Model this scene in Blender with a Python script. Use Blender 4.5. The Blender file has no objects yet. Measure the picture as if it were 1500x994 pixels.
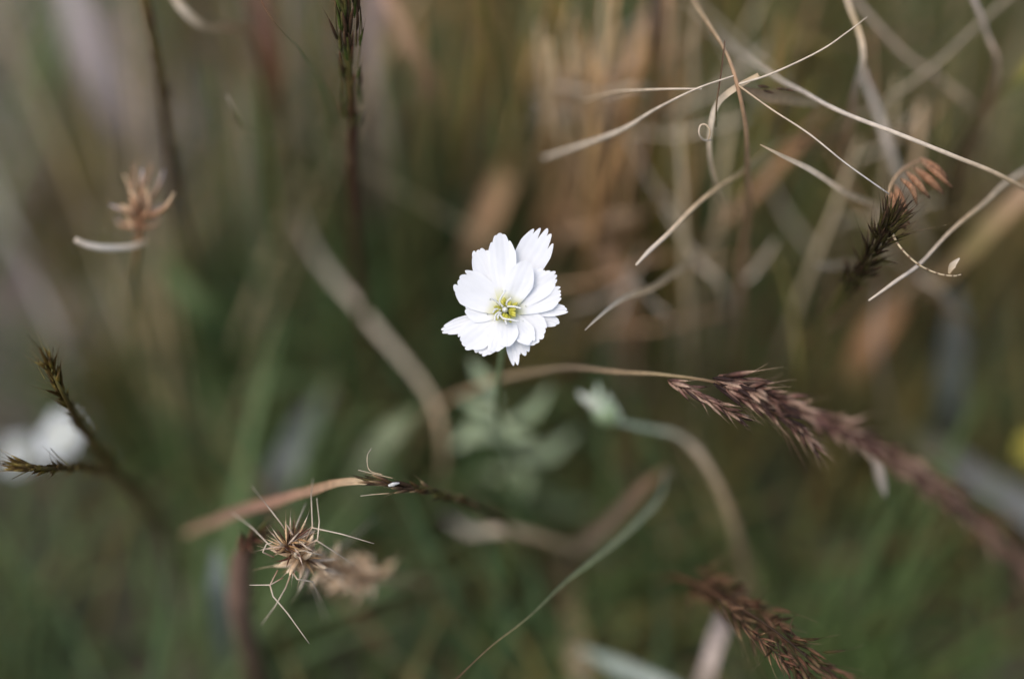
import bpy, math, random
from mathutils import Vector, Matrix, noise

# ------------------------------------------------------------------ camera
sc = bpy.context.scene
col = sc.collection
H, PITCH, LENS, FOCUS, FSTOP = 0.55, math.radians(45), 50.0, 0.40, 1.8
cam_d = bpy.data.cameras.new('camera')
cam = bpy.data.objects.new('camera', cam_d)
col.objects.link(cam)
cam.location = (0, 0, H)
cam.rotation_euler = (math.pi / 2 - PITCH, 0, 0)
cam_d.lens = LENS
cam_d.sensor_width = 36
cam_d.clip_start = 0.005
cam_d.clip_end = 500
cam_d.dof.use_dof = True
cam_d.dof.focus_distance = FOCUS
cam_d.dof.aperture_fstop = FSTOP
cam_d.dof.aperture_blades = 0
sc.camera = cam

# ------------------------------------------------------------------ sky and sun (bright overcast)
SUN_EL, SUN_AZ = math.radians(60), math.radians(-140)      # azimuth from +Y, clockwise
w = bpy.data.worlds.new('World')
sc.world = w
w.use_nodes = True
nt = w.node_tree
bg = nt.nodes['Background']
sky = nt.nodes.new('ShaderNodeTexSky')
sky.sky_type = 'NISHITA'
sky.sun_disc = False
sky.sun_elevation = SUN_EL
sky.sun_rotation = SUN_AZ
sky.air_density = 1.0
sky.dust_density = 3.0
sky.ozone_density = 1.0
nt.links.new(sky.outputs[0], bg.inputs[0])
bg.inputs[1].default_value = 0.15
sun_d = bpy.data.lights.new('sun', 'SUN')
sun = bpy.data.objects.new('sun', sun_d)
col.objects.link(sun)
sun_d.energy = 1.4
sun_d.angle = math.radians(35)
sun_d.color = (1.0, 0.97, 0.93)
sdir = Vector((math.sin(SUN_AZ) * math.cos(SUN_EL), math.cos(SUN_AZ) * math.cos(SUN_EL), math.sin(SUN_EL)))
sun.rotation_euler = sdir.to_track_quat('Z', 'Y').to_euler()
sun.location = (-2, -2, 4)

sc.view_settings.view_transform = 'Standard'
sc.view_settings.look = 'None'
sc.view_settings.gamma = 1.0
sc.view_settings.exposure = 0.28
sc.render.engine = 'CYCLES'
sc.cycles.use_denoising = True
sc.cycles.use_adaptive_sampling = False
sc.cycles.max_bounces = 5

# ------------------------------------------------------------------ pixel -> place helpers
F = Vector((0, math.cos(PITCH), -math.sin(PITCH)))
U = Vector((0, math.sin(PITCH), math.cos(PITCH)))
R = Vector((1, 0, 0))
CAM = Vector((0, 0, H))
PX = 36.0 / LENS / 1500.0          # metres per photo pixel at one metre of depth


def P(px, py, z):
    return CAM + F * z + R * ((px - 750) * PX * z) + U * ((497 - py) * PX * z)


def ground_h(x, y):
    v = Vector((x, y, 0))
    return 0.006 * noise.noise(v * 6) + 0.003 * noise.noise(v * 25 + Vector((3, 1, 7)))


def G(px, py):
    t = (497 - py) * PX
    z = H / (math.sin(PITCH) - t * math.cos(PITCH))
    p = P(px, py, z)
    p.z = ground_h(p.x, p.y) - 0.004
    return p


def project(p):
    d = p - CAM
    z = d.dot(F)
    if z < 0.01:
        return (-9999, -9999, z)
    return (750 + d.dot(R) / z / PX, 497 - d.dot(U) / z / PX, z)


def srgb(r, g, b):
    return tuple(((c / 255 + 0.055) / 1.055) ** 2.4 if c > 10 else c / 255 / 12.92 for c in (r, g, b))


def mixc(a, b, t):
    return tuple(a[i] * (1 - t) + b[i] * t for i in range(3))


STRAW = srgb(196, 170, 134)
PALE = srgb(222, 205, 182)
TAN = srgb(178, 142, 110)
ORANGE = srgb(164, 118, 86)
BROWN = srgb(104, 78, 58)
DARK = srgb(58, 46, 34)
RED = srgb(118, 76, 62)
PURPLE = srgb(112, 80, 78)
OLIVE = srgb(112, 106, 58)
GREEN = srgb(88, 104, 54)
SAGE = srgb(156, 170, 122)
GREY = srgb(168, 160, 156)
YELL = srgb(190, 180, 50)

# ------------------------------------------------------------------ materials


def plant_material(name, rough=0.6, trans=0.25, scale=350.0, var=0.45, sheen=0.0):
    m = bpy.data.materials.new(name)
    m.use_nodes = True
    n = m.node_tree
    n.nodes.clear()
    out = n.nodes.new('ShaderNodeOutputMaterial')
    att = n.nodes.new('ShaderNodeAttribute')
    att.attribute_name = 'tint'
    tc = n.nodes.new('ShaderNodeTexCoord')
    nz = n.nodes.new('ShaderNodeTexNoise')
    nz.inputs['Scale'].default_value = scale
    nz.inputs['Detail'].default_value = 4
    n.links.new(tc.outputs['Object'], nz.inputs['Vector'])
    mr = n.nodes.new('ShaderNodeMapRange')
    mr.inputs['From Min'].default_value = 0.25
    mr.inputs['From Max'].default_value = 0.75
    mr.inputs['To Min'].default_value = 1 - var
    mr.inputs['To Max'].default_value = 1 + var * 0.6
    n.links.new(nz.outputs['Fac'], mr.inputs['Value'])
    mul = n.nodes.new('ShaderNodeVectorMath')
    mul.operation = 'SCALE'
    n.links.new(att.outputs['Color'], mul.inputs[0])
    n.links.new(mr.outputs['Result'], mul.inputs['Scale'])
    pb = n.nodes.new('ShaderNodeBsdfPrincipled')
    pb.inputs['Roughness'].default_value = rough
    pb.inputs['Specular IOR Level'].default_value = 0.18
    n.links.new(mul.outputs[0], pb.inputs['Base Color'])
    bump = n.nodes.new('ShaderNodeBump')
    bump.inputs['Strength'].default_value = 0.3
    bump.inputs['Distance'].default_value = 0.0004
    n.links.new(nz.outputs['Fac'], bump.inputs['Height'])
    n.links.new(bump.outputs[0], pb.inputs['Normal'])
    tr = n.nodes.new('ShaderNodeBsdfTranslucent')
    n.links.new(mul.outputs[0], tr.inputs['Color'])
    mx = n.nodes.new('ShaderNodeMixShader')
    mx.inputs[0].default_value = trans
    n.links.new(pb.outputs[0], mx.inputs[1])
    n.links.new(tr.outputs[0], mx.inputs[2])
    n.links.new(mx.outputs[0], out.inputs['Surface'])
    return m


M_DRY = plant_material('dry_grass', 0.55, 0.15, 380, 0.26)
M_GREEN = plant_material('green_leaf', 0.5, 0.3, 300, 0.35)
M_SEED = plant_material('seed_husk', 0.5, 0.15, 900, 0.5)
M_PETAL = plant_material('white_petal', 0.6, 0.25, 250, 0.03)


def soil_material():
    m = bpy.data.materials.new('soil')
    m.use_nodes = True
    n = m.node_tree
    pb = n.nodes['Principled BSDF']
    pb.inputs['Roughness'].default_value = 0.9
    tc = n.nodes.new('ShaderNodeTexCoord')
    a = n.nodes.new('ShaderNodeTexNoise')
    a.inputs['Scale'].default_value = 9
    a.inputs['Detail'].default_value = 8
    b = n.nodes.new('ShaderNodeTexNoise')
    b.inputs['Scale'].default_value = 160
    b.inputs['Detail'].default_value = 6
    n.links.new(tc.outputs['Object'], a.inputs['Vector'])
    n.links.new(tc.outputs['Object'], b.inputs['Vector'])
    add = n.nodes.new('ShaderNodeMath')
    add.operation = 'ADD'
    n.links.new(a.outputs['Fac'], add.inputs[0])
    n.links.new(b.outputs['Fac'], add.inputs[1])
    cr = n.nodes.new('ShaderNodeValToRGB')
    cr.color_ramp.elements[0].position = 0.7
    cr.color_ramp.elements[0].color = (*srgb(52, 50, 38), 1)  # humus tone; shade under the dense plants is also put into this colour
    cr.color_ramp.elements[1].position = 1.3
    cr.color_ramp.elements[1].color = (*srgb(88, 82, 64), 1)
    n.links.new(add.outputs[0], cr.inputs[0])
    cp = n.nodes.new('ShaderNodeValToRGB')
    cp.color_ramp.elements[0].position = 0.7
    cp.color_ramp.elements[0].color = (*srgb(118, 104, 98), 1)
    cp.color_ramp.elements[1].position = 1.3
    cp.color_ramp.elements[1].color = (*srgb(158, 144, 140), 1)
    n.links.new(add.outputs[0], cp.inputs[0])
    sep = n.nodes.new('ShaderNodeSeparateXYZ')
    n.links.new(tc.outputs['Object'], sep.inputs[0])
    c1 = n.nodes.new('ShaderNodeMath')              # open sandy ground lies to -x, +y
    c1.operation = 'MULTIPLY_ADD'
    c1.inputs[1].default_value = -1.0
    n.links.new(sep.outputs['X'], c1.inputs[0])
    c2 = n.nodes.new('ShaderNodeMath')
    c2.operation = 'MULTIPLY'
    c2.inputs[1].default_value = 0.7
    n.links.new(sep.outputs['Y'], c2.inputs[0])
    n.links.new(c2.outputs[0], c1.inputs[2])
    nb = n.nodes.new('ShaderNodeMath')
    nb.operation = 'MULTIPLY_ADD'
    nb.inputs[1].default_value = 0.35
    n.links.new(a.outputs['Fac'], nb.inputs[0])
    n.links.new(c1.outputs[0], nb.inputs[2])
    ms = n.nodes.new('ShaderNodeMapRange')
    ms.inputs['From Min'].default_value = 0.72
    ms.inputs['From Max'].default_value = 0.98
    n.links.new(nb.outputs[0], ms.inputs['Value'])
    mxc = n.nodes.new('ShaderNodeMix')
    mxc.data_type = 'RGBA'
    n.links.new(ms.outputs['Result'], mxc.inputs['Factor'])
    n.links.new(cr.outputs[0], mxc.inputs['A'])
    n.links.new(cp.outputs[0], mxc.inputs['B'])
    n.links.new(mxc.outputs['Result'], pb.inputs['Base Color'])
    bp = n.nodes.new('ShaderNodeBump')
    bp.inputs['Distance'].default_value = 0.004
    n.links.new(b.outputs['Fac'], bp.inputs['Height'])
    n.links.new(bp.outputs[0], pb.inputs['Normal'])
    return m


M_SOIL = soil_material()

# ------------------------------------------------------------------ mesh helpers


def smooth(pts, n=6):
    """Catmull-Rom through a list of vectors."""
    if len(pts) < 3:
        a, b = pts[0], pts[-1]
        return [a.lerp(b, i / n) for i in range(n + 1)]
    q = [pts[0] * 2 - pts[1]] + list(pts) + [pts[-1] * 2 - pts[-2]]
    out = []
    for i in range(1, len(q) - 2):
        p0, p1, p2, p3 = q[i - 1], q[i], q[i + 1], q[i + 2]
        for k in range(n):
            t = k / n
            out.append(0.5 * ((2 * p1) + (p2 - p0) * t + (2 * p0 - 5 * p1 + 4 * p2 - p3) * t * t
                              + (3 * p1 - p0 - 3 * p2 + p3) * t ** 3))
    out.append(q[-2].copy())
    return out


def sample(vals, t):
    """piecewise linear value (number or colour) at t in 0..1"""
    if not isinstance(vals, list):
        return vals
    x = t * (len(vals) - 1)
    i = min(int(x), len(vals) - 2) if len(vals) > 1 else 0
    if len(vals) == 1:
        return vals[0]
    f = x - i
    a, b = vals[i], vals[i + 1]
    if isinstance(a, (int, float)):
        return a * (1 - f) + b * f
    return mixc(a, b, f)


def frames(pts, side=None):
    res = []
    prev = None
    for i, p in enumerate(pts):
        a = pts[max(i - 1, 0)]
        b = pts[min(i + 1, len(pts) - 1)]
        t = (b - a)
        t = t.normalized() if t.length > 1e-9 else Vector((0, 0, 1))
        if prev is None:
            s = side.copy() if side is not None else (Vector((0, 0, 1)) if abs(t.z) < 0.9 else Vector((1, 0, 0)))
        else:
            s = prev
        s = s - t * s.dot(t)
        s = s.normalized() if s.length > 1e-6 else t.orthogonal().normalized()
        prev = s
        res.append((t, s, t.cross(s)))
    return res


class MB:
    def __init__(self):
        self.v, self.f, self.c = [], [], []

    def tube(self, pts, rad, cols, sides=6, side=None):
        fr = frames(pts, side)
        n = len(pts)
        b0 = len(self.v)
        for i, p in enumerate(pts):
            t = i / (n - 1)
            r = sample(rad, t)
            c = sample(cols, t)
            _, s, u = fr[i]
            for k in range(sides):
                a = 2 * math.pi * k / sides
                self.v.append(p + (s * math.cos(a) + u * math.sin(a)) * r)
                self.c.append(c)
        for i in range(n - 1):
            for k in range(sides):
                k2 = (k + 1) % sides
                self.f.append((b0 + i * sides + k, b0 + i * sides + k2, b0 + (i + 1) * sides + k2, b0 + (i + 1) * sides + k))
        self.f.append(tuple(b0 + k for k in reversed(range(sides))))
        self.f.append(tuple(b0 + (n - 1) * sides + k for k in range(sides)))
        return self

    def ribbon(self, pts, wid, cols, side, fold=0.3):
        """a leaf blade: three vertices across, folded along the midrib"""
        fr = frames(pts, side)
        n = len(pts)
        b0 = len(self.v)
        for i, p in enumerate(pts):
            t = i / (n - 1)
            h = sample(wid, t) / 2
            c = sample(cols, t)
            _, s, u = fr[i]
            self.v += [p - s * h + u * h * fold, p, p + s * h + u * h * fold]
            self.c += [c, mixc(c, (0.6, 0.55, 0.4), 0.12), c]
        for i in range(n - 1):
            for k in range(2):
                a = b0 + i * 3 + k
                self.f.append((a, a + 1, a + 4, a + 3))
        return self

    def build(self, name, mat, parent=None, base=None):
        """links ONE mesh object; vertices are given in world metres"""
        o0 = Vector((0, 0, 0))
        if base is not None:
            o0 = Vector(base)
        elif parent is not None:
            o0 = parent.matrix_basis.translation
        me = bpy.data.meshes.new(name)
        me.from_pydata([tuple(p - o0) for p in self.v], [], self.f)
        at = me.color_attributes.new('tint', 'FLOAT_COLOR', 'POINT')
        flat = []
        for c in self.c:
            flat += [c[0], c[1], c[2], 1.0]
        at.data.foreach_set('color', flat)
        me.polygons.foreach_set('use_smooth', [True] * len(me.polygons))
        me.materials.append(mat)
        ob = bpy.data.objects.new(name, me)
        col.objects.link(ob)
        if parent is not None:
            ob.parent = parent
        elif base is not None:
            ob.location = base
        return ob


def tag(o, label=None, cat=None, group=None, kind=None):
    for k, v in (('label', label), ('category', cat), ('group', group), ('kind', kind)):
        if v:
            o[k] = v
    return o


def thing(name, label, cat, base, group=None):
    o = bpy.data.objects.new(name, None)
    o.empty_display_size = 0.01
    col.objects.link(o)
    o.location = base
    return tag(o, label, cat, group)


def spread_depth(z):
    d = z - FOCUS
    return FOCUS + d * (1 + 0.3 * math.exp(-(d / 0.09) ** 2))


def way(spec, wob=0.0, straight=False):
    """list of (px,py,depth) or ('g',px,py) -> smooth world points"""
    pts = [G(s[1], s[2]) if s[0] == 'g' else P(s[0], s[1], spread_depth(s[2])) for s in spec]
    pts = smooth(pts, 8) if not straight else [pts[i].lerp(pts[i + 1], k / 4) for i in range(len(pts) - 1) for k in range(4)] + [pts[-1]]
    if wob:
        seed = Vector((pts[0].x * 91, pts[0].y * 57, 5))
        pts = [p + Vector(noise.noise_vector(seed + p * 45)) * wob for p in pts]
    return pts


def widths(pts, w):
    """pixel widths (as seen) -> metres, along the points"""
    n = len(pts)
    out = []
    for i, p in enumerate(pts):
        z = max((p - CAM).dot(F), 0.2)
        k = 1 + 0.12 * noise.noise(Vector((p.x * 130, p.y * 130, p.z * 130)))
        out.append(sample(w, i / (n - 1)) * PX * z * k)
    return out


def view_side(pts, roll=0.0):
    """a sideways vector for a blade, so that its face shows, turned by roll"""
    t = (pts[-1] - pts[0]).normalized()
    s = t.cross(F)
    s = s.normalized() if s.length > 1e-4 else R.copy()
    return (Matrix.Rotation(roll, 3, t) @ s)


def straw(name, label, cat, spec, w, cols, group=None, wob=0.0008, mat=None):
    pts = way(spec, wob=wob)
    m = MB()
    m.tube(pts, [x / 2 for x in widths(pts, w)], cols, 6)
    return tag(m.build(name, mat or M_DRY, base=pts[-1]), label, cat, group)


def blade(name, label, cat, spec, w, cols, group=None, roll=0.4, wob=0.0012, mat=None, fold=0.35):
    pts = way(spec, wob=wob)
    m = MB()
    m.ribbon(pts, widths(pts, w), cols, view_side(pts, roll), fold)
    return tag(m.build(name, mat or M_DRY, base=pts[-1]), label, cat, group)


# ------------------------------------------------------------------ seed heads


def spikelet_mesh(name, L, Wd, cols, awn, rng, mat, bend=0.15):
    """a lance-shaped husk along +Z with a thin awn at its tip"""
    m = MB()
    n = 7
    pts, rad = [], []
    bx, by = rng.uniform(-bend, bend), rng.uniform(-bend, bend)
    for i in range(n):
        t = i / (n - 1)
        pts.append(Vector((bx * L * t * t, by * L * t * t, L * t)))
        rad.append(max(Wd / 2 * math.sin(math.pi * (0.08 + 0.9 * t ** 0.8)) ** 0.8, Wd * 0.05))
    m.tube(pts, rad, cols, 5)
    if awn > 0:
        d = (pts[-1] - pts[-2]).normalized()
        k = Vector((rng.uniform(-1, 1), rng.uniform(-1, 1), 0)) * awn * 0.18
        a = [pts[-1], pts[-1] + d * awn * 0.5 + k * 0.4, pts[-1] + d * awn + k]
        m.tube(smooth(a, 3), [Wd * 0.07, Wd * 0.025], [cols[-1] if isinstance(cols, list) else cols, mixc(STRAW, DARK, 0.4)], 3)
    me_ob = m.build(name, mat)
    me = me_ob.data
    bpy.data.objects.remove(me_ob)
    return me


def head(parent, axis, n, L, Wd, spread, awn, palettes, rng, name='spikelet', mat=None, t0=0.0, t1=1.0,
         taper=(1.0, 0.7), one_side=None, jitter=0.25, puff=0.0):
    """spikelets set round an axis, each an object of its own sharing mesh data"""
    mat = mat or M_SEED
    meshes = [spikelet_mesh(name, L, Wd, c, awn * rng.uniform(0.7, 1.3), rng, mat) for c in palettes for _ in range(2)]
    fr = frames(axis)
    b = parent.matrix_basis.translation
    for i in range(n):
        t = t0 + (t1 - t0) * (i + rng.uniform(-.3, .3)) / max(n - 1, 1)
        t = min(max(t, 0), 1)
        x = t * (len(axis) - 1)
        k = min(int(x), len(axis) - 2)
        p = axis[k].lerp(axis[k + 1], x - k)
        tg, s, u = fr[k]
        a = i * 2.399 + rng.uniform(-.4, .4)
        o = s * math.cos(a) + u * math.sin(a)
        if one_side is not None:
            o = (one_side + Vector((rng.uniform(-.4, .4), rng.uniform(-.4, .4), rng.uniform(-.4, .4)))).normalized()
        ang = spread * rng.uniform(1 - jitter * 2, 1 + jitter)
        d = (tg * math.cos(ang) + o * math.sin(ang)).normalized()
        ob = bpy.data.objects.new(name, rng.choice(meshes))
        col.objects.link(ob)
        ob.parent = parent
        sc_ = (taper[0] * (1 - t) + taper[1] * t) * rng.uniform(0.8, 1.2)
        rot = d.to_track_quat('Z', 'Y').to_matrix().to_4x4() @ Matrix.Rotation(rng.uniform(0, 6.28), 4, 'Z')
        ob.matrix_basis = Matrix.Translation(p + o * (Wd * 0.3 + puff * rng.random()) - b) @ rot @ Matrix.Scale(sc_, 4)


def awn(parent, spec, w, cols, name='awn', mat=None, straight=False):
    pts = way(spec, straight=straight)
    MB().tube(pts, [x / 2 for x in widths(pts, w)], cols, 5).build(name, mat or M_DRY, parent)


def stem(parent, spec, w, cols, name='stem', mat=None, wob=0.0008):
    pts = way(spec, wob=wob)
    MB().tube(pts, [x / 2 for x in widths(pts, w)], cols, 7).build(name, mat or M_DRY, parent)
    return pts


def leaf(parent, spec, w, cols, name='leaf', mat=None, roll=0.4, fold=0.35):
    pts = way(spec, wob=0.0005)
    MB().ribbon(pts, widths(pts, w), cols, view_side(pts, roll), fold).build(name, mat or M_DRY, parent)
    return pts


# ------------------------------------------------------------------ ground


def build_ground():
    ax = [-60, -25, -10, -5, -3, -2] + [-1.4 + 0.035 * i for i in range(81)] + [2, 3, 5, 10, 25, 60]
    m = MB()
    n = len(ax)
    for y in ax:
        for x in ax:
            yy = y + 0.6
            near = 1 if abs(x) < 2.5 and abs(y) < 2.5 else 0
            m.v.append(Vector((x, yy, ground_h(x, yy) * near)))
            m.c.append((0.3, 0.25, 0.2))
    for j in range(n - 1):
        for i in range(n - 1):
            m.f.append((j * n + i, j * n + i + 1, (j + 1) * n + i + 1, (j + 1) * n + i))
    tag(m.build('ground', M_SOIL), kind='structure', label='grey brown bare soil under the grass tangle')


build_ground()

# ------------------------------------------------------------------ the grass tangle behind (stuff)
# what grows where, extra brown painting shade into lower corners and dark gap: (px, py, green, olive, straw, tan, brown, grey) shares
ZONES = [
    (60, 60, .04, .10, .10, .06, .10, .60), (60, 300, .20, .15, .12, .08, .10, .35),
    (230, 450, .80, .10, .04, .01, .03, .02), (450, 520, .76, .12, .05, .01, .05, .01),
    (300, 150, .36, .32, .10, .05, .07, .10), (400, 90, .08, .30, .05, .20, .32, .05), (560, 120, .26, .26, .12, .16, .05, .15),
    (640, 280, .72, .16, .05, .06, .0, .01), (760, 80, .40, .38, .08, .10, .03, .01),
    (870, 220, .14, .20, .24, .40, .0, .02), (980, 380, .34, .32, .14, .18, .01, .01), (1080, 450, .32, .34, .14, .18, .01, .01),
    (1180, 250, .60, .28, .06, .04, .0, .02), (1300, 80, .60, .26, .06, .02, .02, .04),
    (1470, 450, .12, .08, .01, .01, .60, .18), (1290, 500, .28, .40, .10, .20, .02, .0),
    (1300, 800, .36, .18, .04, .01, .38, .03), (1000, 850, .45, .32, .08, .03, .12, .0),
    (700, 900, .70, .20, .04, .02, .04, .0), (300, 900, .44, .12, .02, .01, .41, .0),
    (100, 750, .60, .18, .02, .01, .16, .03), (830, 680, .68, .20, .08, .01, .03, .0),
]
KIND_COL = [
    [srgb(66, 92, 46), srgb(80, 108, 56), srgb(60, 86, 48), srgb(112, 134, 86), srgb(78, 102, 46)],
    [srgb(108, 98, 46), srgb(128, 114, 58), srgb(94, 88, 42), srgb(140, 124, 66)],
    [srgb(196, 174, 134), srgb(180, 156, 114), srgb(212, 194, 158)],
    [srgb(192, 146, 98), srgb(170, 126, 80), srgb(206, 164, 116)],
    [srgb(92, 64, 40), srgb(70, 52, 34), srgb(112, 72, 44)],
    [srgb(156, 144, 138), srgb(134, 124, 122), srgb(176, 168, 164)],
]


def pick_colour(px, py, rng):
    s = [0.0] * 6
    for zn in ZONES:
        wgt = 1.0 / ((px - zn[0]) ** 2 + (py - zn[1]) ** 2 + 3000) ** 1.5
        for k in range(6):
            s[k] += wgt * zn[2 + k]
    x = rng.uniform(0, sum(s))
    for k in range(6):
        x -= s[k]
        if x <= 0:
            break
    c = rng.choice(KIND_COL[k])
    j = rng.uniform(0.8, 1.3)
    return tuple(v * j for v in c), k


def clear_of_view(pts, zmin):
    for p in pts:
        a, b, z = project(p)
        if z < zmin and -150 < a < 1650 and -150 < b < 1150 and z > 0.0:
            return False
        if (p - CAM).length < 0.16:
            return False
    return True


def density(x, y):
    a, b, z = project(Vector((x, y, 0)))
    d = 1.0
    d *= 0.25 + 0.75 * min(max((a + b * 0.55 - 120) / 420, 0), 1)      # bare soil beyond the clump on one side
    d *= 0.55 + 0.9 * max(noise.noise(Vector((x * 7, y * 7, 2))), -0.4)
    d *= 1 - 0.55 * math.exp(-(((a - 1470) / 130) ** 2 + ((b - 480) / 110) ** 2))     # dark gap between tufts
    return d


def scatter(name, label, cat, clumps, per, rad, hmin, hmax, wmin, wmax, lean, seed, kinds=None, zmin=0.52, seg=7, mat=None, droop=0.5, tall=False):
    """tufts of blades: each tuft keeps one kind of colour and one leaning direction"""
    rng = random.Random(seed)
    m = MB()
    made = tries = 0
    while made < clumps and tries < clumps * 10:
        tries += 1
        cx, cy = rng.uniform(-0.75, 0.75), rng.uniform(0.08, 1.55)
        if rng.random() > density(cx, cy):
            continue
        if tall:                                   # the tall bunch grows at the back, low herbs in front
            _, rb, _z = project(Vector((cx, cy, 0)))
            if rng.random() > min(max((860 - rb) / 300, .06), 1):
                continue
        az0, ln0, h0 = rng.uniform(0, 6.283), abs(rng.gauss(0, lean)), rng.uniform(hmin, hmax)
        top = Vector((cx + math.cos(az0) * ln0 * h0 * .6, cy + math.sin(az0) * ln0 * h0 * .6, h0 * .6))
        a, b, _ = project(top)
        c0, k = pick_colour(a, b, rng)
        if kinds is not None and k not in kinds:
            continue
        made += 1
        zm = rng.uniform(*zmin) if isinstance(zmin, tuple) else zmin
        for _i in range(max(1, int(per * rng.uniform(.5, 1.5)))):
            x, y = rng.gauss(cx, rad), rng.gauss(cy, rad)
            h = h0 * rng.uniform(.6, 1.15)
            az = az0 + rng.gauss(0, .7)
            ln = abs(rng.gauss(ln0, lean * .35))
            d0 = Vector((math.cos(az) * ln, math.sin(az) * ln, 1)).normalized()
            bd = Vector((math.cos(az), math.sin(az), -0.5)) * droop * rng.uniform(0, 1)
            p = Vector((x, y, ground_h(x, y) - 0.004))
            pts = [p + d0 * h * (i / seg) + bd * h * (i / seg) ** 2 for i in range(seg + 1)]
            for q in pts[1:]:
                q.z = max(q.z, 0.002 + ground_h(q.x, q.y))
            if not clear_of_view(pts, zmin if not isinstance(zmin, tuple) else zm):
                continue
            j = rng.uniform(.8, 1.2)
            c = tuple(v * j for v in c0)
            wd = rng.uniform(wmin, wmax)
            sd = Vector((math.cos(az + 1.57), math.sin(az + 1.57), 0))
            m.ribbon(pts, [wd * 0.8, wd, wd * 0.85, wd * 0.5, wd * 0.08], [mixc(c, KIND_COL[2][1], 0.15), c, c], sd, rng.uniform(0.1, 0.6))
    return tag(m.build(name, mat or M_DRY), label, cat, kind='stuff')


scatter('green_undergrowth', 'dense low green blades filling the ground among the dry stems', 'grass', 1050, 15, .015, 0.05, 0.195, .0022, .0055, .5, 11,
        kinds=(0, 1), zmin=0.53, mat=M_GREEN)
scatter('dry_grass', 'mass of upright dry tan and olive grass stems behind the flower', 'grass', 950, 9, .005, 0.16, 0.50, .0008, .0022, .22, 12, zmin=(.455, .60), tall=True)
scatter('dead_litter', 'matted dead stalks and blades lying over the soil', 'litter', 300, 5, .03, 0.06, 0.2, .0015, .004, 2.5, 13,
        kinds=(1, 2, 3, 4, 5), zmin=0.56, droop=0.2)
# ------------------------------------------------------------------ the white flower
FC = P(742, 454, FOCUS)
ZS = FOCUS * PX / 3.823            # metres per pixel of the enlarged flower view
TILT = Matrix.Rotation(math.radians(-6), 3, 'X')
FX, FY, FN = R, U, -F


def fpos(zx, zy, h):
    """a point of the flower: zx, zy in the flower's own grid, h metres towards its face"""
    return FC + FX * ((zx - 475) * ZS) + FY * ((590 - zy) * ZS) + FN * h


def petal(parent, ang, length, width, base_h, tip_h, seed, teeth=5, depth=0.07, curl=0.0, r0=25, lobe=None, waist=0.42, org=(475, 590)):
    rng = random.Random(seed)
    nu, nv = 61, 16
    ca, sa = math.cos(math.radians(ang)), math.sin(math.radians(ang))
    tj = [rng.uniform(0.3, 1.4) for _ in range(teeth + 2)]
    tl = [rng.uniform(-0.035, 0.035) for _ in range(teeth + 2)]
    m = MB()
    bw = rng.uniform(-0.03, 0.03)
    for i in range(nu):
        u = -1 + 2 * i / (nu - 1)
        x = (u + 1) / 2 * teeth if teeth else 0
        ki = min(int(x), max(teeth - 1, 0))
        fx = x - ki
        edge = 1 - 0.22 * abs(u) ** 3.2 - 0.04 * u * u
        if teeth:
            saw = abs(2 * fx - 1) ** 2.2
            edge -= depth * .8 * saw * (tj[ki] if fx < .5 else tj[ki + 1]) * (0.5 if (ki == 0 and fx < .5) or (ki == teeth - 1 and fx > .5) else 1)
            edge += tl[ki]
        else:
            edge = 1 - 0.45 * abs(u) ** 2.6
        if lobe and abs(u - lobe[0]) < 0.3:
            edge += lobe[1] * (0.5 + 0.5 * math.cos((u - lobe[0]) / 0.3 * math.pi))
        for j in range(nv):
            v = j / (nv - 1)
            s = v * edge
            al = r0 + (length - r0) * s
            wv = width / 2 * (waist + (1 - waist) * math.sin(min(s / 0.72, 1) * math.pi / 2) ** 0.9)
            wv *= 1 - 0.10 * max(s - 0.72, 0) / 0.28
            ac = u * wv + bw * al * 0.35 * s
            zx = org[0] + al * ca + ac * sa
            zy = org[1] - al * sa + ac * ca
            h = base_h + (tip_h - base_h) * s ** 1.15 + curl * s * s * s
            h += 0.0004 * (1 - u * u) * -1 * math.sin(s * math.pi * 0.9)          # shallow trough
            h += 0.000025 * math.cos(u * math.pi * 5) * min(s * 2, 1)               # ribs
            h += 0.0003 * noise.noise(Vector((u * 1.3 + seed, s * 2.2, seed * .7)))
            m.v.append(fpos(zx, zy, h))
            base = srgb(206, 204, 84)
            cc = mixc(base, (0.91, 0.91, 0.915), min(max(s - .05, 0) / 0.24, 1) ** .7)
            rib = 0.5 + 0.5 * math.cos(u * math.pi * 5)
            m.c.append(mixc(cc, (0.82, 0.82, 0.85), 0.1 * rib))
    for i in range(nu - 1):
        for j in range(nv - 1):
            a = i * nv + j
            m.f.append((a, a + 1, a + nv + 1, a + nv))
    return m.build('petal', M_PETAL, parent)


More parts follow.
